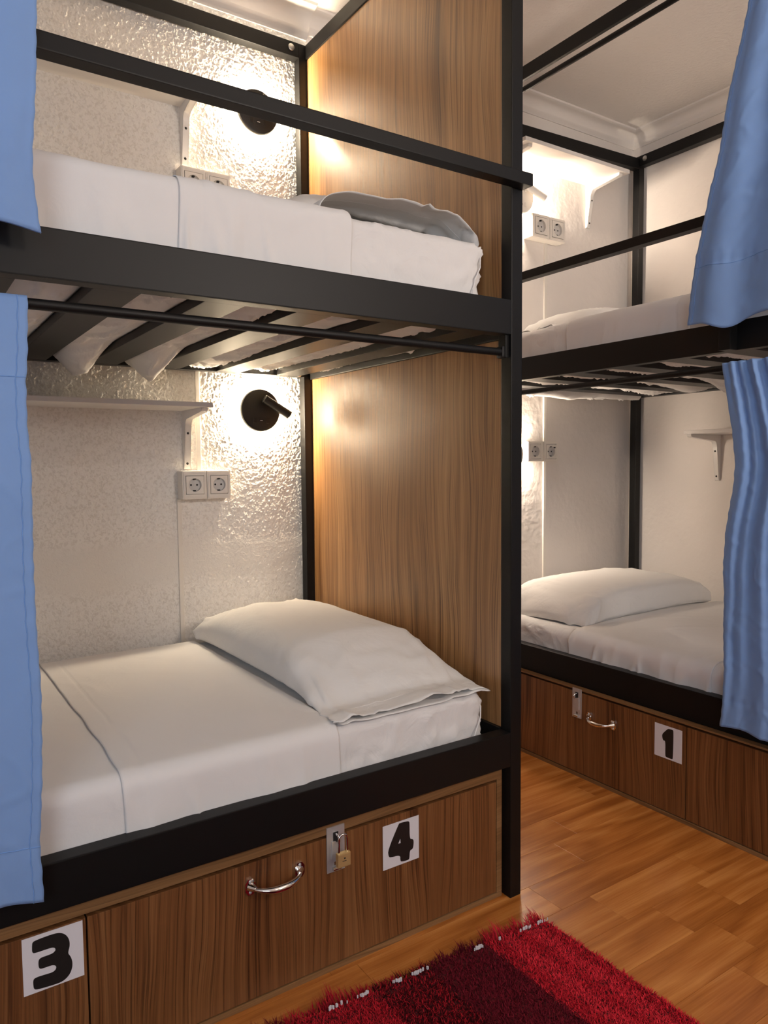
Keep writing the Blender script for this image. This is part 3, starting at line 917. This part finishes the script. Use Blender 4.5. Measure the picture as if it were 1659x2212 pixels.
flat_sheet('white top sheet on the upper far bunk, partly behind the blue curtain', rightT, 1.340, ZM_RU, -.460, -.915, 24, r=.045)

def pmap(cx, vy, dirv, z0, rot=0.0):
    """pillow lying across the left bed: v runs from the wall to the aisle"""
    def f(P):
        Q = np.empty_like(P)
        c, s = math.cos(rot), math.sin(rot)
        v0 = P[..., 1] - .45
        Q[..., 0] = cx + P[..., 0] * c - v0 * s
        Q[..., 1] = vy - .45 - (P[..., 0] * s + v0 * c)
        Q[..., 2] = z0 + P[..., 2]
        return Q
    return f
def pmapR(x0, y0, z0, rot=0.0):
    def f(P):
        Q = np.empty_like(P)
        c, s = math.cos(rot), math.sin(rot)
        v0 = P[..., 1] - .4
        Q[..., 0] = x0 + .4 - (v0 * c + P[..., 0] * s) + 0.0
        Q[..., 1] = y0 + (P[..., 0] * c - v0 * s)
        Q[..., 2] = z0 + P[..., 2]
        return Q
    return f
pillow('plump white pillow on the lower near bunk, its open hem facing the aisle', pmap(-.240, .930, -1, ZM_LL + .004), .825, .415, .121, .070, None, 31, gape=.010, fall=.74)
pillow('grey-white pillow on the upper near bunk, its open end in shadow', pmap(-.225, .925, -1, ZM_LU + .004), .72, .42, .145, .10, None, 32, gape=.075, rag=.25)
pillow('boxy white pillow on the lower far bunk, under the twin socket', pmapR(.775, .680, ZM_RL + .002, 0.03), .80, .430, .126, .0, None, 33, box=.55)
pillow('flat white pillow with striped crumples on the upper far bunk', pmapR(.80, .670, ZM_RU - .012, 0.0), .78, .40, .105, .05, None, 34, gape=.02)

# undersides of the upper mattresses: the sheet sags between the slats and hangs out at the back
def underside(label, fn, slats, seed, tails):
    t = thing('underlay_sheet', label, 'sheet', tuple(fn(np.array([[-1.0, .47, 1.338]]))[0]))
    k = 0
    for a, b in zip(slats[:-1], slats[1:]):
        x0, x1 = a + .077, b
        U, V = np.meshgrid(np.linspace(x0 + .001, x1 - .001, 22), np.linspace(.040, .940, 90), indexing='ij')
        q = (U - x0) / (x1 - x0)
        rs = random.Random(seed + k)
        tail = tails.get(k, 0.0)
        sag = np.sin(PI * q) ** .8 * (.010 + .008 * fbm(V * 5, V * 0 + k, seed, 2) * 2)
        back = np.clip((V - .62) / .2, 0, 1)
        sag = sag + (np.sin(PI * q) ** .7 * -tail * (.6 + .8 * np.clip(1 - V, 0, 1)) if tail < 0 else 0) + np.sin(PI * q) ** .7 * max(tail, 0) * back * np.clip((.93 - V) / .10, 0, 1)
        wr = ridge(U * 22 + V * 4, V * 11 + U * 9, seed + k) ** 2 * .010 * np.sin(PI * q)
        Z = 1.336 - sag - wr + .002
        mb = MB().grid(fn(np.stack([U, V, Z], -1)))
        mb.build('sag', M['pillow'], t, smooth=True, solid=.0010)
        k += 1
    return t
sl = [-1.08, -.889, -.702, -.522, -.330, -.128]
underside('white sheet sagging between the slats of the upper near bunk', idT, [-1.27] + sl + [-.02], 41, {1: .0, 2: .050, 3: .055, 4: .008, 5: .006})
sr = [y - .945 for y in (-.16, .03, .22, .41, .60, .79)]
underside('white sheet sagging between the slats of the upper far bunk', rightT, sr + [-.03], 51, {0: .004, 1: .01, 2: .06, 3: .02, 4: .02, 5: -.030})

# ------------------------------------------------------------------ wall lamps
def lamp(label, loc, body, glow, head_dir, group=None):
    t = thing('wall_lamp', label, 'lamp', loc)
    x, y, z = loc
    MB().lathe([(0, .0150), (.060, .0150), (.0655, .0138), (.068, .010), (.068, .004), (.0655, .001), (.060, 0.0), (0, 0)], (x, y - .0190, z), (0, -1, 0), 64).build('backplate', body, t, smooth='auto')
    MB().lathe([(.0565, 0.005), (.0565, .0185)], (x, y - .0008, z), (0, -1, 0), 64).build('led_ring', glow, t, smooth=True)
    MB().lathe([(0, 0), (.054, 0), (.054, .0192)], (x, y, z), (0, -1, 0), 32).build('wall_mount', body, t, smooth='auto')
    yf = y - .034
    # usb port and two push buttons
    p = MB().box(x - .007, x + .007, yf - .0012, yf + .001, z - .036, z - .029, .0005)
    p.build('usb_port', M['hole'] if body is M['lampblack'] else M['plastic2'], t)
    MB().box(x - .0045, x + .0045, yf - .0016, yf, z - .0335, z - .0318).build('usb_tongue', M['metalwhite'] if body is M['lampblack'] else M['hole'], t)
    for dx in (-.022, .022):
        MB().box(x + dx - .005, x + dx + .005, yf - .0018, yf + .001, z - .041, z - .024, .0012).build('button', body, t)
    # reading head: hollow tube swinging on a short stem
    d = Vector(head_dir).normalized()
    a = Vector((x + .002, yf - .020, z + .036))
    hd = MB().tube([(x + .018, yf + .002, z + .024), (x + .018, yf - .012, z + .024)], .007, 14)
    hd.build('pivot', body, t, smooth='auto')
    L = .098; r = .0135
    hd = MB().lathe([(0, 0), (r - .002, 0), (r, .002), (r, L), (r - .0022, L), (r - .0022, L - .035), (0, L - .035)], a, d, 32)
    hd.build('reading_head', body, t, smooth='auto')
    return t
lamp('black round wall lamp with glowing rim over the lower near bunk', (-.1805, YW - .0010, 1.2040), M['lampblack'], M['glowL'], (.80, -.10, -.50))
lamp('black round wall lamp with glowing rim crossed by the guard rail', (-.1700, YW - .0010, 2.1320), M['lampblack'], M['glowL'], (.80, -.10, -.50))
lamp('white round wall lamp with glowing rim on the upper far bunk wall', (.962, YW, 2.090), M['lampwhite'], M['glowR'], (.80, -.25, -.45))
lamp('white round wall lamp of the lower far bunk, peeking out behind the post', (.911, YW, 1.062), M['lampwhite'], M['glowR'], (-.80, -.25, -.45))

# ------------------------------------------------------------------ sockets
def socket_face(root, c, w, h, y, usb=False):
    x, z = c
    pl, dk = M['plastic'], M['hole']
    # frame with a stepped rim, then the insert with a round cup
    q = min(w, h) * .36
    def sq(a_, c_, r_=0.0): return smooth_loop([(x - a_, z - c_), (x + a_, z - c_), (x + a_, z + c_), (x - a_, z + c_)], 0)
    inner = sq(q * 1.05, q * 1.05)
    mb = MB()
    mb.prism([sq(w / 2, h / 2), inner[::-1]], lambda u, v, o: (u, y - o, v), -.0085, -.001)
    mb.prism([sq(w / 2 - .003, h / 2 - .003), inner[::-1]], lambda u, v, o: (u, y - o, v), -.001, .0015)
    fr = mb.build('frame', pl, root)
    loop = sq(q, q)
    rc = q * .74
    hole = [(x + rc * math.cos(2 * PI * k / 32), z + rc * math.sin(2 * PI * k / 32)) for k in range(32)]
    MB().prism([loop, hole[::-1]], lambda u, v, o: (u, y - o, v), -.0060, .0025).build('insert', pl, fr)
    cup = MB().lathe([(rc * 1.0, -.0024), (rc * .985, .006), (rc * .97, .0078), (0, .0078)], (x, y, z), (0, 1, 0), 40)
    cup.build('cup', M['plastic2'], fr, smooth='auto')
    for dx in (-.0095, 0.0095):
        MB().lathe([(0, .0006), (.0030, .0006), (.0030, 0)], (x + dx, y + .0078, z), (0, -1, 0), 14).build('pin_hole', dk, fr)
    MB().lathe([(0, .0006), (.0024, .0006), (.0024, 0)], (x, y + .0078, z), (0, -1, 0), 12).build('screw', M['plastic2'], fr)
    for s in (-1, 1):
        MB().box(x - .0035, x + .0035, y + .0005, y + .0078, z + s * (rc - .0045), z + s * (rc - .0005)).build('earth_clip', dk, fr)
    if usb:
        MB().box(x + rc * .55, x + rc * .98, y - .005, y - .003, z + rc * .62, z + rc * .86, .0004).build('usb_port', dk, fr)

def socket_box(label, xl, xr, zb, zt, depth, usb=False, cat='socket', extra=0.0):
    t = thing('wall_socket', label, cat, ((xl + xr) / 2, YW, zb))
    y0 = YW - depth
    MB().box(xl, xr, y0, YW, zb, zt, .004).build('back_box', M['plastic'], t)
    w = (xr - xl) / 2
    for k in range(2):
        socket_face(t, (xl + w * (k + .5), (zb + zt) / 2), w - .0015, (zt - zb) - .0015, y0 - .008, usb and k == 1)
    return t
socket_box('white twin socket box under the lower shelf bracket, near bunk', -.4475, -.2935, .9270, 1.0140, .040)
socket_box('white twin socket box half hidden by the upper near mattress', -.4270, -.2730, 1.8260, 1.9120, .040)
socket_box('white twin socket of the lower far bunk, one with a charging slot', 1.0060, 1.1900, 1.0330, 1.1170, .018, True)
socket_box('white twin socket box under the upper far shelf', 1.0050, 1.1930, 1.9350, 2.0270, .045)

def conduit(label, x, z0, z1, w=.0125):
    o = MB().box(x - w / 2, x + w / 2, YW - .0065, YW + .001, z0, z1, .002).build('cable_conduit', M['plastic'])
    tag(o, label, 'conduit', None)
conduit('white cable conduit running down from the lower near socket box', -.4445, .36, .927, .013)
conduit('white cable conduit running up beside the lower near shelf bracket', -.3780, 1.014, 1.40, .014)
conduit('white cable conduit running down from the upper far socket box', 1.129, 1.44, 1.935, .016)
conduit('white cable conduit between the upper far bunk and the lower far socket', 1.129, 1.117, 1.36, .016)
conduit('white cable conduit running down from the lower far socket', 1.129, .40, 1.033, .016)

# ------------------------------------------------------------------ shelves
def shelf(label, T, a, b, zb, th, depth, brackets, zlen, blen):
    """T(s, out, z): s along the wall, out from the wall"""
    t = thing('wall_shelf', label, 'shelf', T((a + b) / 2, 0.0, zb))
    p, q = T(a, 0.0, zb), T(b, depth, zb + th)
    MB().box(p[0], q[0], p[1], q[1], p[2], q[2], .0012).build('shelf_board', M['white'], t)
    for s in brackets:
        prof = [(0, 0), (blen, 0), (blen + .002, -.004), (blen, -.010), (blen - .012, -.013)]
        for k in range(7):
            u = k / 6 * PI / 2
            prof.append((.026 + .020 * (1 - math.sin(u)) + .0 , -.026 - .034 * (1 - math.cos(u)) - .0))
        prof += [(.011, -zlen + .010), (.008, -zlen + .002), (.004, -zlen), (0, -zlen)]
        mb = MB()
        # folded steel: two cheeks and the curved front flange
        for d in (-.010, .0085):
            mb.prism([prof], lambda u, v, o, d=d: T(s + d + o, u, zb + v), 0.0, .0015)
        edge = prof[1:-1]
        vs = []
        for d in (-.010, .010):
            vs += [T(s + d, u, zb + v) for u, v in edge]
        n = len(edge)
        mb.add(vs, [(i, i + 1, n + i + 1, n + i) for i in range(n - 1)])
        br = mb.build('bracket', M['metalwhite'], t, smooth='auto')
        for u, v in ((.0252, -.068), (.0130, -zlen + .018)):
            c = Vector(T(s, u, zb + v)); n_ = Vector(T(s, u + .01, zb + v)) - c
            MB().lathe([(0, .0022), (.0028, .0018), (.0040, 0)], c, n_, 12).build('screw', M['hole'], br, smooth='auto')
    return t
TB = lambda s, o, z: (s, YW - o, z)
shelf('white shelf on a bracket above the lower near bunk, left of the lamp', TB, -1.55, -.3980, 1.1955, .0135, .187, (-.418, -1.30), .178, .170)
shelf('white shelf above the upper near bunk, behind the guard rail', TB, -1.55, -.3800, 2.0980, .0135, .130, (-.400, -1.30), .170, .115)
shelf('white shelf high over the upper far bunk, lit from below', TB, .830, 1.4240, 2.2190, .0150, .190, (1.385, .866), .178, .175)
TRW = lambda s, o, z: (XR - o, s, z)
shelf('small white shelf on the right wall, beside the blue curtain', TRW, -.06, .566, 1.1370, .0145, .212, (.545, .02), .190, .205)

# ------------------------------------------------------------------ curtains
def interp(z, pts):
    zs = np.array([p[0] for p in pts]); vs = np.array([p[1] for p in pts]); k = np.argsort(zs)
    return np.interp(z, zs[k], vs[k])

def curtain(label, fn, zt, zb, width, edge_pts, amp, freq, seams, seed, zbot=None, nv=150, nu=90, back=(0, 1, 0)):
    """fn(e, q, z, wave) -> xyz; q metres from the free edge"""
    t = thing('curtain', label, 'curtain', (0, 0, 0))
    V, Q = np.meshgrid(np.linspace(0, 1, nv), np.linspace(0, width, nu), indexing='ij')
    Z = zt + (zb - zt) * V
    if zbot is not None:
        Z = Z + (zbot(Q)) * V ** 6
    E = interp(Z, edge_pts)
    wave = amp(Q, V)
    wave = wave + .004 * fbm(Q * 8 + V * 2, V * 7, seed, 3) + .0022 * (ridge(Q * 14 + V * 9, V * 12 - Q * 6, seed + 4) ** 2)
    for z in seams:
        wave = wave - .0016 * np.exp(-((Z - z) / .004) ** 2) + .0010 * np.exp(-((Z - z) / .02) ** 2) * np.sin(Q * 210)
    E = E + .0006 * np.sin(Z * 190 + seed) + .003 * fbm(Z * 9, Z * 0, seed + 2, 2)
    P = fn(E, Q, Z, wave)
    o = P[nv // 2, nu // 2]
    t.location = tuple(o); t['_o'] = [float(c) for c in o]
    MB().grid(P).build('cloth', M['curtain'], t, smooth=True, solid=.0011)
    low = min(seams)
    rows = Z[:, 0] < low
    if rows.sum() > 2:
        H = P[rows].copy() + np.array(back) * .0030
        MB().grid(H).build('hem', M['curtain'], t, smooth=True, solid=.0009)
    # side hem and cross seams: narrow raised stitched strips
    def strip(sel, name):
        mb = MB().tube([tuple(p) for p in sel], .0009, 6)
        mb.build(name, M['seam'], t, smooth=True)
    j = int(.013 / width * (nu - 1)) + 1
    side = P[:, j].copy()
    strip(side, 'side_hem')
    for z in seams:
        i = int(np.argmin(np.abs(Z[:, 0] - z)))
        strip(P[i], 'cross_seam')
    return t

# left bunk, lower: hangs from the rod, over the lower rail
def f_ll(E, Q, Z, w):
    base = np.interp(Z, [.36, .42, .50, 1.0, 1.27, 1.29], [-.034, -.034, -.032, -.016, .008, .012])
    return np.stack([E - Q, base - np.abs(w) * .8 - .002, Z], -1)
curtain('blue curtain hanging from the rod at the left edge, lower near bunk', f_ll, 1.289, .363, .42,
        [(1.289, -.9905), (1.20, -.993), (1.158, -.9985), (1.0, -1.000), (.80, -1.002), (.66, -1.000), (.55, -1.003), (.46, -1.010), (.363, -1.0065)],
        lambda q, v: .016 * (0.5 + 0.5 * np.sin(q * 38 + 2.2 + .8 * v)) * (.35 + .65 * v) * np.clip(q / .05, .15, 1), 1, (1.162, .452), 61, zbot=lambda q: .012 * np.sin(q * 20))
# left bunk, upper: in front of the guard rail
def f_lu(E, Q, Z, w):
    base = np.interp(Z, [1.36, 1.60, 1.70, 2.40], [-.058, -.058, -.056, -.006])
    return np.stack([E - Q, base - np.abs(w) * .8, Z], -1)
curtain('blue curtain at the top left edge, upper near bunk', f_lu, 2.408, 1.366, .42,
        [(2.408, -.96), (1.80, -.9715), (1.684, -.9733), (1.484, -.9855), (1.44, -.987), (1.366, -.9795)],
        lambda q, v: .014 * (0.5 + 0.5 * np.sin(q * 40 + 1.0)) * np.clip(q / .05, .1, 1), 1, (1.455, 2.29), 62, zbot=lambda q: .010 * np.sin(q * 16))
# right bunk, upper
def f_ru(E, Q, Z, w):
    spread = np.interp(Z, [1.36, 2.32], [1.0, .55])
    base = np.interp(Z, [1.36, 1.70, 2.30], [.586, .590, .654])
    return np.stack([base - w, E - Q * spread, Z], -1)
curtain('blue curtain drawn to the right edge, upper far bunk', f_ru, 2.306, 1.386, .62,
        [(2.306, -.185), (2.149, -.162), (1.997, -.136), (1.836, -.120), (1.672, -.094), (1.552, -.064), (1.396, -.046), (1.380, -.044)],
        lambda q, v: .016 * (0.5 + 0.5 * np.sin(q * 36 - 1.4 + .5 * v)) * np.clip(q / .05, .25, 1), 1, (1.530, 2.20), 63, zbot=lambda q: -.024 * np.exp(-((q - .115) / .05) ** 2), back=(1, 0, 0))
# right bunk, lower: gathered pleats fanning down
def f_rl(E, Q, Z, w):
    vv = np.clip((1.285 - Z) / .95, 0, 1)
    base = np.interp(Z, [.32, .42, .50, 1.20, 1.27, 1.29], [.640, .640, .640, .645, .646, .650])
    return np.stack([base - w, E - Q * (.62 + .38 * vv), Z], -1)
def amp_rl(q, v):
    """a few sharp pleats that fan out from the gathered top, smooth cloth between them"""
    out = 0.0
    q1 = .058 - .060 * v ** 1.15
    for k, (dq, dv, A) in enumerate(((0, 0, .016), (.036, .006, .010), (.088, .024, .018), (.150, .04, .016), (.22, .05, .018), (.31, .05, .016), (.40, .05, .018))):
        c = q1 + dq + dv * v
        d = q - c
        w = np.where(d > 0, .007 + .006 * v, .020 + .014 * v)      # steep on one flank, soft on the other
        out = out + A * np.exp(-(d / w) ** 2) * (1 - .45 * v)
    tuck = .002 * np.sin(q * 170) * np.exp(-v / .06)
    return out * np.clip(q / .012 + v * .3, 0, 1) + tuck + .006 * np.exp(-((q - .02) / .02) ** 2) * np.sin(v * 7)
curtain('blue pleated curtain hanging from the rod, lower far bunk', f_rl, 1.2835, .323, .55,
        [(1.2835, -.106), (1.192, -.126), (1.107, -.145), (1.023, -.154), (.951, -.148), (.841, -.132), (.717, -.127), (.556, -.132), (.483, -.138), (.40, -.134), (.323, -.128)],
        amp_rl, 1, (1.190, .400), 64, nu=200, zbot=lambda q: .006 * np.sin(q * 30), back=(1, 0, 0))

# ------------------------------------------------------------------ rug
def rug():
    t = thing('shaggy_rug', 'red and maroon banded shaggy rug with a fringed end on the floor', 'rug', (-.5, -.7, 0))
    rng = np.random.RandomState(5)
    ang = math.atan2(.043, -.594)          # fringe edge direction
    e = np.array([math.cos(ang), math.sin(ang)])     # along the fringe, towards -x
    n = np.array([-e[1], e[0]]); 
    if n[1] > 0: n = -n                     # into the rug
    c0 = np.array([-.004, -.118])
    e2 = e
    def W(a, b):   # a along fringe from the corner, b into the rug
        return c0[0] + e2[0] * a + (-.0) * b + .012 * b, c0[1] + e2[1] * a - b
    A, B = 1.25, 1.6
    q = [W(0, 0), W(A, 0), W(A, B), W(0, B)]
    MB().prism([q], lambda u, v, o: (u, v, o), .0005, .009).build('backing', M['rugbase'], t)
    def band_col(a, r):
        """bands along the rug, each yarn a little different"""
        a = a + .004 * (r - .5)
        red = np.array([.70, .030, .048]); red2 = np.array([.50, .016, .028]); mar = np.array([.155, .009, .018]); dk = np.array([.05, .004, .006])
        k = np.where(a < .166, 0, np.where(a < .314, 1, np.where(a < .44, 2, np.where(a < .62, 3, 1))))
        out = np.zeros(a.shape + (3,))
        sub = (np.sin(a * 95) > .1) & (a < .166)
        for i in range(3):
            c = np.where(k == 0, np.where(sub, red2[i] * 1.15, red[i]), np.where(k == 1, mar[i], np.where(k == 2, np.where(r < .5, red2[i] * .75, dk[i]), red2[i])))
            out[..., i] = c
        return out
    def yarn(px, py, hh, lean, wd, col, name, extra_dir=None, label=None):
        m = len(px)
        th = rng.rand(m) * 2 * PI
        dx, dy = np.cos(th) * lean, np.sin(th) * lean
        if extra_dir is not None:
            dx = dx * .5 + extra_dir[0]; dy = dy * .5 + extra_dir[1]
        wt = th + PI / 2 + (rng.rand(m) - .5)
        wx, wy = np.cos(wt) * wd, np.sin(wt) * wd
        z0 = np.full(m, .006) if extra_dir is None else np.full(m, .004)
        v = np.empty((m, 5, 3))
        v[:, 0] = np.stack([px - wx, py - wy, z0], -1); v[:, 1] = np.stack([px + wx, py + wy, z0], -1)
        mx, my, mz = px + dx * .4, py + dy * .4, z0 + hh * .65
        v[:, 2] = np.stack([mx + wx * .9, my + wy * .9, mz], -1); v[:, 3] = np.stack([mx - wx * .9, my - wy * .9, mz], -1)
        v[:, 4] = np.stack([px + dx, py + dy, z0 + hh], -1)
        org = np.array(t['_o'])
        me = bpy.data.meshes.new(name)
        base = np.arange(m)[:, None] * 5
        f4 = base + np.array([[0, 1, 2, 3]]); f3 = base + np.array([[3, 2, 4]])
        faces = [tuple(x) for x in f4] + [tuple(x) for x in f3]
        me.from_pydata((v.reshape(-1, 3) - org).tolist(), [], faces)
        at = me.color_attributes.new('Col', 'FLOAT_COLOR', 'POINT')
        cc = np.ones((m, 5, 4)); cc[:, :, :3] = col[:, None, :]
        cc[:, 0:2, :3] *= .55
        at.data.foreach_set('color', cc.ravel().astype(np.float32))
        me.materials.append(M['rug'])
        o = bpy.data.objects.new(name, me); COL.objects.link(o); o.parent = t; o['kind'] = 'stuff'
        if label: o['label'] = label
        return o
    m = 130000
    a = rng.rand(m) * .95; b = rng.rand(m) ** .9 * .62
    px, py = W(a, b); r = rng.rand(m)
    col = band_col(a, r) * (.65 + .7 * rng.rand(m))[:, None]
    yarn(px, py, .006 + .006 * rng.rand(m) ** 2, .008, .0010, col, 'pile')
    m = 9000
    a = rng.rand(m) * A; b = .62 + rng.rand(m) * (B - .62)
    px, py = W(a, b); col = band_col(a, rng.rand(m)) * (.65 + .7 * rng.rand(m))[:, None]
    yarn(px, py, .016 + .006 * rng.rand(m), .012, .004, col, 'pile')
    # fringe: tufts beyond the edge, brighter over the red bands
    m = 2000
    cl = rng.rand(m)
    a = np.round(cl * 90) / 90 * .95 + rng.randn(m) * .0022; a = np.clip(a, 0.001, .95)
    b = -.001 - rng.rand(m) * .012
    px, py = W(a, b)
    col = band_col(a, rng.rand(m)) * (.45 + .65 * rng.rand(m))[:, None]
    tall = np.where(a < .166, 1.0, np.where(a < .45, .6, 1.0))
    ln = (.010 + .022 * rng.rand(m) ** 1.5) * tall * (.55 + .9 * (vnoise(a * 40, a * 0 + 3, 9) + .5))
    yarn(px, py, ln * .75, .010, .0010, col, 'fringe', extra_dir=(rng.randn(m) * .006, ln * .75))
    # white warp knots along the edge
    m = 330
    a = np.sort(rng.rand(m)) * .95; keep = np.sin(a * 41) + np.sin(a * 97 + 1) > .25; a = a[keep]
    mb = MB()
    for ai in a:
        x, y = W(ai, .004 + .004 * random.random())
        s = .0006 + .0009 * random.random()
        mb.box(x - s * 1.3, x + s * 1.3, y - s, y + s, .014, .014 + 2 * s + .004, s * .3)
    o = mb.build('warp_knots', M['paper'], t); o['kind'] = 'stuff'
rug()

for o in bpy.data.objects:
    if '_o' in o: del o['_o']
